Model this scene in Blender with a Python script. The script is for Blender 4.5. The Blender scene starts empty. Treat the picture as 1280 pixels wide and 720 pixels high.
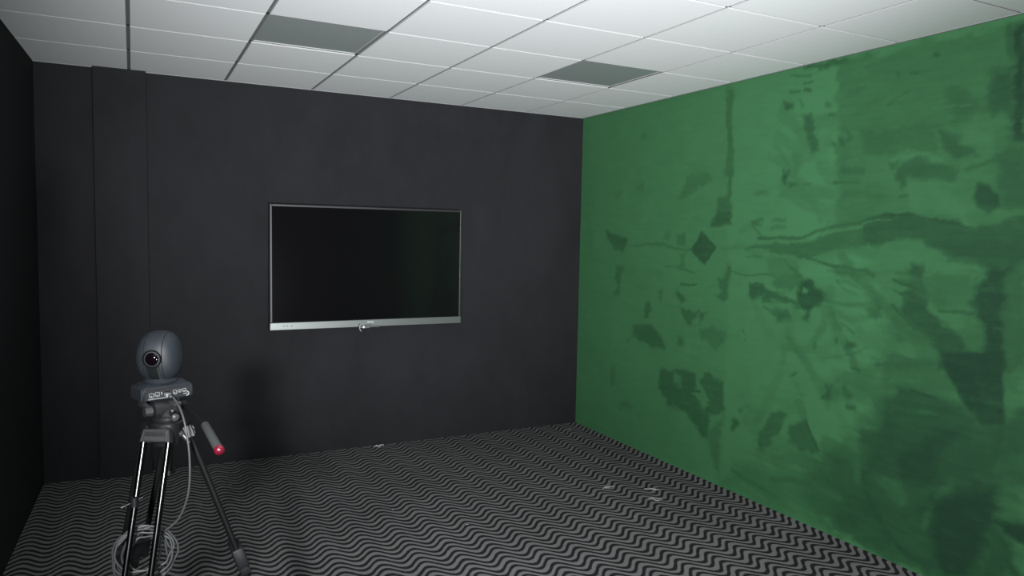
import bpy, bmesh, math, random
import numpy as np
from mathutils import Vector, Matrix
random.seed(7)
PI = math.pi
scene = bpy.context.scene
COL = scene.collection

# ------------------------------------------------------------------ camera
cam_d = bpy.data.cameras.new('camera')
cam = bpy.data.objects.new('camera', cam_d)
COL.objects.link(cam)
M = Matrix(((0.89024378, 0.01575588, -0.45521178),
            (-0.4550591, 0.07394319, -0.88738584),
            (0.01967827, 0.99713798, 0.07299732)))
cam.matrix_world = Matrix.Translation((-3.5727, -5.6454, 1.7040)) @ M.to_4x4()
cam_d.sensor_width = 36.0
cam_d.lens = 926.2 / 1280 * 36.0
cam_d.clip_start = 0.02
scene.camera = cam

# ------------------------------------------------------------------ world, lights, exposure
world = bpy.data.worlds.new('world'); scene.world = world
world.use_nodes = True
world.node_tree.nodes['Background'].inputs[0].default_value = (0.6, 0.7, 0.75, 1)
world.node_tree.nodes['Background'].inputs[1].default_value = 0.0
scene.view_settings.view_transform = 'Standard'
scene.view_settings.look = 'None'
scene.view_settings.gamma = 1
scene.view_settings.use_curve_mapping = False
scene.view_settings.exposure = 0.0
LIGHT_AT = Vector((-3.97, -5.60, 1.86))
def spot(name, at, aim, energy, size, col, radius):
    d = bpy.data.lights.new(name, 'SPOT'); d.energy = energy; d.color = col
    d.spot_size = math.radians(size); d.spot_blend = 1.0; d.shadow_soft_size = radius
    o = bpy.data.objects.new(name, d); COL.objects.link(o); o.location = at
    o.rotation_euler = (Vector(aim) - Vector(at)).to_track_quat('-Z', 'Y').to_euler()
    return o
# lamp beside the photographer, aimed at the far corner
spot('flash_lamp', LIGHT_AT, (-0.15, -1.2, 1.75), 1100, 104, (0.975, 0.985, 1.0), 0.07)
# added soft fill aimed up from behind the photographer to brighten the ceiling
spot('ceiling_fill', (-2.7, -7.9, 0.55), (-1.4, 0.6, 2.75), 2200, 48, (0.97, 0.985, 1.0), 0.25)
# weak spill of the lamp outside its main beam
l2 = bpy.data.lights.new('flash_spill', 'POINT')
l2.energy = 20; l2.color = (0.96, 1.0, 1.0); l2.shadow_soft_size = 0.07
lo2 = bpy.data.objects.new('flash_spill', l2); COL.objects.link(lo2)
lo2.location = LIGHT_AT

# ------------------------------------------------------------------ material helpers
def new_mat(name):
    m = bpy.data.materials.new(name); m.use_nodes = True
    nt = m.node_tree
    return m, nt, nt.nodes['Principled BSDF']

def N(nt, kind, **kw):
    n = nt.nodes.new(kind)
    for k, v in kw.items():
        if k == 'inp':
            for i, val in v.items(): n.inputs[i].default_value = val
        else: setattr(n, k, v)
    return n

def plain(name, col, rough=0.5, metal=0.0, bump=0.0, bscale=200, var=0.06, coat=0.0, spec=0.5):
    m, nt, b = new_mat(name)
    tc = N(nt, 'ShaderNodeTexCoord')
    no = N(nt, 'ShaderNodeTexNoise', inp={'Scale': bscale, 'Detail': 3.0})
    nt.links.new(tc.outputs['Object'], no.inputs['Vector'])
    mx = N(nt, 'ShaderNodeMix', data_type='RGBA')
    mx.inputs[6].default_value = tuple(c * (1 - var) for c in col) + (1,)
    mx.inputs[7].default_value = tuple(min(1, c * (1 + var)) for c in col) + (1,)
    nt.links.new(no.outputs['Fac'], mx.inputs[0])
    nt.links.new(mx.outputs[2], b.inputs['Base Color'])
    b.inputs['Roughness'].default_value = rough
    b.inputs['Metallic'].default_value = metal
    b.inputs['Specular IOR Level'].default_value = spec
    b.inputs['Coat Weight'].default_value = coat
    if bump:
        bp = N(nt, 'ShaderNodeBump', inp={'Strength': bump, 'Distance': 0.001})
        nt.links.new(no.outputs['Fac'], bp.inputs['Height'])
        nt.links.new(bp.outputs['Normal'], b.inputs['Normal'])
    return m

# black painted wall: charcoal emulsion with faint roller smudges
def black_wall_mat():
    m, nt, b = new_mat('black_wall_paint')
    tc = N(nt, 'ShaderNodeTexCoord')
    n1 = N(nt, 'ShaderNodeTexNoise', inp={'Scale': 1.6, 'Detail': 5.0, 'Roughness': 0.6, 'Distortion': 0.6})
    n2 = N(nt, 'ShaderNodeTexNoise', inp={'Scale': 9.0, 'Detail': 4.0, 'Distortion': 1.0})
    mp = N(nt, 'ShaderNodeMapping'); mp.inputs['Scale'].default_value = (1.0, 1.0, 0.55)
    nt.links.new(tc.outputs['Object'], mp.inputs['Vector'])
    nt.links.new(mp.outputs[0], n1.inputs['Vector']); nt.links.new(mp.outputs[0], n2.inputs['Vector'])
    ad = N(nt, 'ShaderNodeMath', operation='MULTIPLY_ADD', inp={1: 0.4, 2: 0.0})
    nt.links.new(n2.outputs['Fac'], ad.inputs[0]); nt.links.new(n1.outputs['Fac'], ad.inputs[2])
    r = N(nt, 'ShaderNodeValToRGB')
    r.color_ramp.elements[0].position = 0.45; r.color_ramp.elements[0].color = (0.0090, 0.0092, 0.0108, 1)
    r.color_ramp.elements[1].position = 1.0; r.color_ramp.elements[1].color = (0.0150, 0.0152, 0.0176, 1)
    nt.links.new(ad.outputs[0], r.inputs[0]); nt.links.new(r.outputs[0], b.inputs['Base Color'])
    b.inputs['Roughness'].default_value = 0.85
    b.inputs['Specular IOR Level'].default_value = 0.2
    n3 = N(nt, 'ShaderNodeTexNoise', inp={'Scale': 160.0, 'Detail': 3.0})
    nt.links.new(tc.outputs['Object'], n3.inputs['Vector'])
    bp = N(nt, 'ShaderNodeBump', inp={'Strength': 0.25, 'Distance': 0.002})
    nt.links.new(n3.outputs['Fac'], bp.inputs['Height']); nt.links.new(bp.outputs[0], b.inputs['Normal'])
    return m

def green_wall_mat():
    m, nt, b = new_mat('green_screen_paint')
    tc = N(nt, 'ShaderNodeTexCoord')
    at = N(nt, 'ShaderNodeAttribute', attribute_name='second_coat')
    n1 = N(nt, 'ShaderNodeTexNoise', inp={'Scale': 3.0, 'Detail': 6.0, 'Roughness': 0.65, 'Distortion': 0.8})
    nt.links.new(tc.outputs['Object'], n1.inputs['Vector'])
    mp = N(nt, 'ShaderNodeMapping'); mp.inputs['Scale'].default_value = (1, 2.2, 14.0)
    nt.links.new(tc.outputs['Object'], mp.inputs['Vector'])
    n2 = N(nt, 'ShaderNodeTexNoise', inp={'Scale': 2.2, 'Detail': 5.0, 'Roughness': 0.6, 'Distortion': 0.3})
    nt.links.new(mp.outputs[0], n2.inputs['Vector'])
    a = N(nt, 'ShaderNodeMath', operation='MULTIPLY_ADD', inp={1: 0.34, 2: -0.17})
    nt.links.new(n1.outputs['Fac'], a.inputs[0])
    c = N(nt, 'ShaderNodeMath', operation='MULTIPLY_ADD', inp={1: 0.26, 2: -0.13})
    nt.links.new(n2.outputs['Fac'], c.inputs[0])
    s1 = N(nt, 'ShaderNodeMath', operation='ADD'); s2 = N(nt, 'ShaderNodeMath', operation='ADD', use_clamp=True)
    nt.links.new(a.outputs[0], s1.inputs[0]); nt.links.new(c.outputs[0], s1.inputs[1])
    nt.links.new(s1.outputs[0], s2.inputs[0]); nt.links.new(at.outputs['Fac'], s2.inputs[1])
    r = N(nt, 'ShaderNodeValToRGB')
    e = r.color_ramp.elements
    e[0].position = 0.0; e[0].color = (0.0395, 0.143, 0.057, 1)
    e[1].position = 1.0; e[1].color = (0.0070, 0.034, 0.016, 1)
    k = e.new(0.5); k.color = (0.0195, 0.080, 0.031, 1)
    nt.links.new(s2.outputs[0], r.inputs[0]); nt.links.new(r.outputs[0], b.inputs['Base Color'])
    b.inputs['Roughness'].default_value = 0.8
    b.inputs['Specular IOR Level'].default_value = 0.25
    n3 = N(nt, 'ShaderNodeTexNoise', inp={'Scale': 140.0, 'Detail': 3.0})
    nt.links.new(tc.outputs['Object'], n3.inputs['Vector'])
    bp = N(nt, 'ShaderNodeBump', inp={'Strength': 0.2, 'Distance': 0.002})
    nt.links.new(n3.outputs['Fac'], bp.inputs['Height']); nt.links.new(bp.outputs[0], b.inputs['Normal'])
    return m

# carpet: parallel wavy ribs running across the room
CARPET_L, CARPET_P, CARPET_A = 0.2048, 0.0585, 0.041
def carpet_mat():
    m, nt, b = new_mat('wave_carpet')
    L = nt.links.new
    tc = N(nt, 'ShaderNodeTexCoord')
    sp = N(nt, 'ShaderNodeSeparateXYZ'); L(tc.outputs['Object'], sp.inputs[0])
    ma = lambda op, a=None, b_=None, c=None, **k: _m(nt, op, a, b_, c, **k)
    ph = ma('MULTIPLY', ma('ADD', sp.outputs[0], 0.46), 2 * PI / CARPET_L)
    wv = ma('MULTIPLY', ma('SINE', ph), CARPET_A)
    ng = N(nt, 'ShaderNodeTexNoise', inp={'Scale': 35.0, 'Detail': 2.0}); L(tc.outputs['Object'], ng.inputs['Vector'])
    wob = ma('MULTIPLY', ma('SUBTRACT', ng.outputs['Fac'], 0.5), 0.012)
    yy = ma('ADD', ma('SUBTRACT', sp.outputs[1], wv), wob)
    st = ma('SINE', ma('MULTIPLY', yy, 2 * PI / CARPET_P))
    st2 = ma('SINE', ma('ADD', ma('MULTIPLY', yy, PI / CARPET_P), 0.6))
    t = ma('ADD', st, ma('MULTIPLY', st2, 0.34))
    mr = N(nt, 'ShaderNodeMapRange', interpolation_type='SMOOTHSTEP', inp={1: -0.55, 2: 0.35, 3: 0.0, 4: 1.0})
    L(t, mr.inputs[0])
    nf = N(nt, 'ShaderNodeTexNoise', inp={'Scale': 900.0, 'Detail': 2.0}); L(tc.outputs['Object'], nf.inputs['Vector'])
    mx = N(nt, 'ShaderNodeMix', data_type='RGBA')
    mx.inputs[6].default_value = (0.0165, 0.0165, 0.0175, 1); mx.inputs[7].default_value = (0.150, 0.145, 0.148, 1)
    L(mr.outputs[0], mx.inputs[0])
    # worn dusty patches and lint
    nw = N(nt, 'ShaderNodeTexNoise', inp={'Scale': 1.3, 'Detail': 4.0}); L(tc.outputs['Object'], nw.inputs['Vector'])
    wr = N(nt, 'ShaderNodeMapRange', inp={1: 0.3, 2: 0.75, 3: 0.9, 4: 1.15}); L(nw.outputs['Fac'], wr.inputs[0])
    fr = N(nt, 'ShaderNodeMapRange', inp={1: 0.3, 2: 0.7, 3: 0.75, 4: 1.25}); L(nf.outputs['Fac'], fr.inputs[0])
    mul = N(nt, 'ShaderNodeVectorMath', operation='SCALE'); L(mx.outputs[2], mul.inputs[0]); L(ma('MULTIPLY', wr.outputs[0], fr.outputs[0]), mul.inputs['Scale'])
    L(mul.outputs[0], b.inputs['Base Color'])
    b.inputs['Roughness'].default_value = 0.95; b.inputs['Specular IOR Level'].default_value = 0.1
    bp = N(nt, 'ShaderNodeBump', inp={'Strength': 0.5, 'Distance': 0.003}); L(mr.outputs[0], bp.inputs['Height'])
    L(bp.outputs[0], b.inputs['Normal'])
    return m

def _m(nt, op, a=None, b_=None, c=None):
    n = nt.nodes.new('ShaderNodeMath'); n.operation = op
    for i, v in enumerate((a, b_, c)):
        if v is None: continue
        if isinstance(v, (int, float)): n.inputs[i].default_value = v
        else: nt.links.new(v, n.inputs[i])
    return n.outputs[0]

MAT = {}
MAT['black_wall'] = black_wall_mat()
MAT['green_wall'] = green_wall_mat()
MAT['carpet'] = carpet_mat()
MAT['tile'] = plain('ceiling_tile_mineral', (0.74, 0.76, 0.77), 0.9, bump=0.15, bscale=260, var=0.02, spec=0.2)
MAT['grid'] = plain('ceiling_grid_white_metal', (0.16, 0.17, 0.17), 0.5, spec=0.4)
MAT['light_frame'] = plain('light_frame_white', (0.30, 0.31, 0.31), 0.6, spec=0.2)
MAT['diffuser'] = plain('unlit_diffuser_grey', (0.25, 0.285, 0.28), 0.5, var=0.03, bscale=8)
MAT['skirting'] = MAT['black_wall']
MAT['tv_body'] = plain('tv_case_black', (0.02, 0.021, 0.022), 0.45)
MAT['tv_bezel'] = plain('tv_bezel_grey', (0.020, 0.021, 0.022), 0.4, metal=0.35)
MAT['tv_chin'] = plain('tv_bottom_bar_metal', (0.140, 0.156, 0.151), 0.38, metal=0.75, bscale=60)
MAT['screen'] = plain('tv_screen_glass', (0.0035, 0.0035, 0.004), 0.08, var=0.0, spec=0.5)
MAT['mark'] = plain('pale_print', (0.7, 0.72, 0.72), 0.5)
MAT['shell'] = plain('ptz_shell_blue_grey', (0.0088, 0.0112, 0.0142), 0.55, spec=0.22, bump=0.05, bscale=500, var=0.03)
MAT['shell_dark'] = plain('ptz_groove', (0.006, 0.0065, 0.0075), 0.5, spec=0.25)
MAT['panel'] = plain('ptz_port_panel', (0.006, 0.0065, 0.007), 0.4)
MAT['metal'] = plain('port_metal', (0.16, 0.165, 0.17), 0.3, metal=0.3)
MAT['black_plastic'] = plain('black_plastic', (0.012, 0.012, 0.013), 0.4)
MAT['lens'] = plain('lens_glass', (0.0015, 0.0008, 0.0012), 0.05, var=0.0, spec=0.5)
MAT['lens_ring'] = plain('lens_ring_gloss', (0.0012, 0.0013, 0.0013), 0.6, spec=0.1)
MAT['tripod_cast'] = plain('tripod_casting', (0.014, 0.015, 0.016), 0.38, metal=0.1)
MAT['tripod_black'] = plain('tripod_black', (0.005,0.005,0.0055), 0.4, spec=0.35)
MAT['tripod_tube'] = plain('tripod_tube_anodised', (0.036, 0.036, 0.038), 0.22, metal=1.0)
MAT['tube_black'] = plain('tripod_tube_black', (0.003, 0.003, 0.0033), 0.55, spec=0.12)
MAT['grip'] = plain('foam_grip', (0.018, 0.0195, 0.019), 0.85, spec=0.2, bump=0.4, bscale=700)
MAT['red'] = plain('red_end_cap', (0.075, 0.003, 0.010), 0.3)
MAT['cable'] = plain('grey_cable', (0.030, 0.032, 0.032), 0.42, spec=0.35)
MAT['cable_dark'] = plain('dark_grey_cable', (0.085, 0.09, 0.092), 0.35)
MAT['paper'] = plain('paper_white', (0.45, 0.46, 0.47), 0.8)
MAT['lint'] = plain('pale_lint', (0.30, 0.30, 0.30), 0.9)

# ------------------------------------------------------------------ object helpers
def link(name, me, mat=None, parent=None, smooth=False, loc=None):
    o = bpy.data.objects.new(name, me); COL.objects.link(o)
    if mat is not None and not me.materials: me.materials.append(mat)
    if parent is not None: o.parent = parent
    if loc is not None: o.location = loc
    if smooth:
        for p in me.polygons: p.use_smooth = True
    return o

def obj(name, bm, mat, parent=None, smooth=False, loc=None, auto=None):
    bmesh.ops.recalc_face_normals(bm, faces=bm.faces[:])
    me = bpy.data.meshes.new(name); bm.to_mesh(me); bm.free()
    o = link(name, me, mat, parent, smooth or auto is not None, loc)
    if auto is not None:
        me.set_sharp_from_angle(angle=math.radians(auto))
    return o

def tag(o, label=None, cat=None, group=None, kind=None):
    if label: o['label'] = label
    if cat: o['category'] = cat
    if group: o['group'] = group
    if kind: o['kind'] = kind
    return o

def thing(name, label, cat, loc=(0, 0, 0), group=None):
    o = bpy.data.objects.new(name, None); COL.objects.link(o); o.location = loc
    o.empty_display_size = 0.1
    return tag(o, label, cat, group)

def box(bm, lo, hi, T=None, bevel=0.0, seg=2):
    x0, y0, z0 = lo; x1, y1, z1 = hi
    vs = [bm.verts.new(p) for p in ((x0,y0,z0),(x1,y0,z0),(x1,y1,z0),(x0,y1,z0),(x0,y0,z1),(x1,y0,z1),(x1,y1,z1),(x0,y1,z1))]
    fs = [bm.faces.new([vs[i] for i in f]) for f in ((0,3,2,1),(4,5,6,7),(0,1,5,4),(1,2,6,5),(2,3,7,6),(3,0,4,7))]
    if bevel:
        es = list({e for f in fs for e in f.edges})
        r = bmesh.ops.bevel(bm, geom=es, offset=bevel, segments=seg, profile=0.5, affect='EDGES')
        vs = list({v for f in r['faces'] for v in f.verts} | {v for v in vs if v.is_valid})
    if T is not None: bmesh.ops.transform(bm, matrix=T, verts=vs)
    return vs

def frame_of(d):
    d = Vector(d).normalized()
    up = Vector((0, 0, 1)) if abs(d.z) < 0.95 else Vector((1, 0, 0))
    a = d.cross(up).normalized(); b_ = d.cross(a).normalized()
    return d, a, b_

def cyl(bm, p0, p1, r0, r1=None, seg=20, cap=True):
    r1 = r0 if r1 is None else r1
    p0, p1 = Vector(p0), Vector(p1); d, a, b_ = frame_of(p1 - p0)
    ra, rb = [], []
    for i in range(seg):
        t = 2 * PI * i / seg; v = a * math.cos(t) + b_ * math.sin(t)
        ra.append(bm.verts.new(p0 + v * r0)); rb.append(bm.verts.new(p1 + v * r1))
    for i in range(seg):
        j = (i + 1) % seg; bm.faces.new((ra[i], ra[j], rb[j], rb[i]))
    if cap: bm.faces.new(ra[::-1]); bm.faces.new(rb)

def lathe(bm, origin, axis, prof, seg=32):
    """prof: list of (distance along axis, radius)"""
    o = Vector(origin); d, a, b_ = frame_of(axis); rings = []
    for h, r in prof:
        if r < 1e-6: rings.append([bm.verts.new(o + d * h)]); continue
        rings.append([bm.verts.new(o + d * h + (a * math.cos(2*PI*i/seg) + b_ * math.sin(2*PI*i/seg)) * r) for i in range(seg)])
    for A_, B_ in zip(rings, rings[1:]):
        for i in range(seg):
            j = (i + 1) % seg
            if len(A_) == 1 and len(B_) == 1: continue
            if len(A_) == 1: bm.faces.new((A_[0], B_[i], B_[j]))
            elif len(B_) == 1: bm.faces.new((A_[i], A_[j], B_[0]))
            else: bm.faces.new((A_[i], A_[j], B_[j], B_[i]))
    if len(rings[0]) > 1: bm.faces.new(rings[0][::-1])
    if len(rings[-1]) > 1: bm.faces.new(rings[-1])

def catmull(pts, n=10):
    pts = [Vector(p) for p in pts]; P = [2*pts[0]-pts[1]] + pts + [2*pts[-1]-pts[-2]]; out = []
    for i in range(1, len(P) - 2):
        for k in range(n):
            t = k / n; a, b_, c, d = P[i-1], P[i], P[i+1], P[i+2]
            out.append(0.5*((2*b_) + (c-a)*t + (2*a-5*b_+4*c-d)*t*t + (3*b_-a-3*c+d)*t**3))
    out.append(pts[-1]); return out

def sweep(bm, pts, r, seg=10):
    pts = [Vector(p) for p in pts]; rings = []; prev = None
    for i, p in enumerate(pts):
        t = (pts[min(i+1, len(pts)-1)] - pts[max(i-1, 0)]).normalized()
        if prev is None: d, a, b_ = frame_of(t)
        else:
            a = (prev - t * prev.dot(t)).normalized(); b_ = t.cross(a)
        prev = a
        rings.append([bm.verts.new(p + (a*math.cos(2*PI*k/seg) + b_*math.sin(2*PI*k/seg)) * r) for k in range(seg)])
    for A_, B_ in zip(rings, rings[1:]):
        for k in range(seg):
            j = (k + 1) % seg; bm.faces.new((A_[k], A_[j], B_[j], B_[k]))
    bm.faces.new(rings[0][::-1]); bm.faces.new(rings[-1])

def prism(bm, poly, d):
    """extrude a closed planar polygon (list of Vector) by vector d"""
    a = [bm.verts.new(Vector(p)) for p in poly]; b_ = [bm.verts.new(Vector(p) + Vector(d)) for p in poly]
    n = len(poly)
    bm.faces.new(a[::-1]); bm.faces.new(b_)
    for i in range(n): bm.faces.new((a[i], a[(i+1) % n], b_[(i+1) % n], b_[i]))

def struct(name, bm, mat, **k):
    o = obj(name, bm, mat, **k); o['kind'] = 'structure'; return o

# ------------------------------------------------------------------ room shell
H = 2.735
YB = -8.2                     # wall behind the camera
XL0, TA = -4.1155, 0.0313     # left wall, very slightly out of square
XL1 = XL0 + TA * YB

bm = bmesh.new(); box(bm, (XL1 - 0.1, YB - 0.1, -0.1), (0.1, 0.1, 0.0)); struct('floor', bm, MAT['carpet'])
bm = bmesh.new(); box(bm, (XL1 - 0.1, 0.0, 0.0), (0.0, 0.1, H + 0.06)); struct('wall_back', bm, MAT['black_wall'])
bm = bmesh.new(); box(bm, (XL1 - 0.1, YB - 0.1, 0.0), (0.1, YB, H + 0.06)); struct('wall_front', bm, MAT['black_wall'])
bm = bmesh.new()
prism(bm, [(XL0, 0, 0), (XL1, YB, 0), (XL1 - 0.1, YB, 0), (XL1 - 0.1, 0, 0)], (0, 0, H + 0.06))
struct('wall_left', bm, MAT['black_wall'])
# shallow boxed-out pier on the back wall beside the left corner
bm = bmesh.new(); box(bm, (-3.787, -0.055, 0.0), (-3.476, 0.0, H), bevel=0.002, seg=1)
struct('trim_1', bm, MAT['black_wall'])
bm = bmesh.new()
box(bm, (XL0, -0.012, 0.0), (-3.787, 0.0, 0.105), bevel=0.003)
box(bm, (-3.792, -0.069, 0.0), (-3.471, -0.053, 0.105), bevel=0.003)
struct('baseboard_back', bm, MAT['skirting'])

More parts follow.
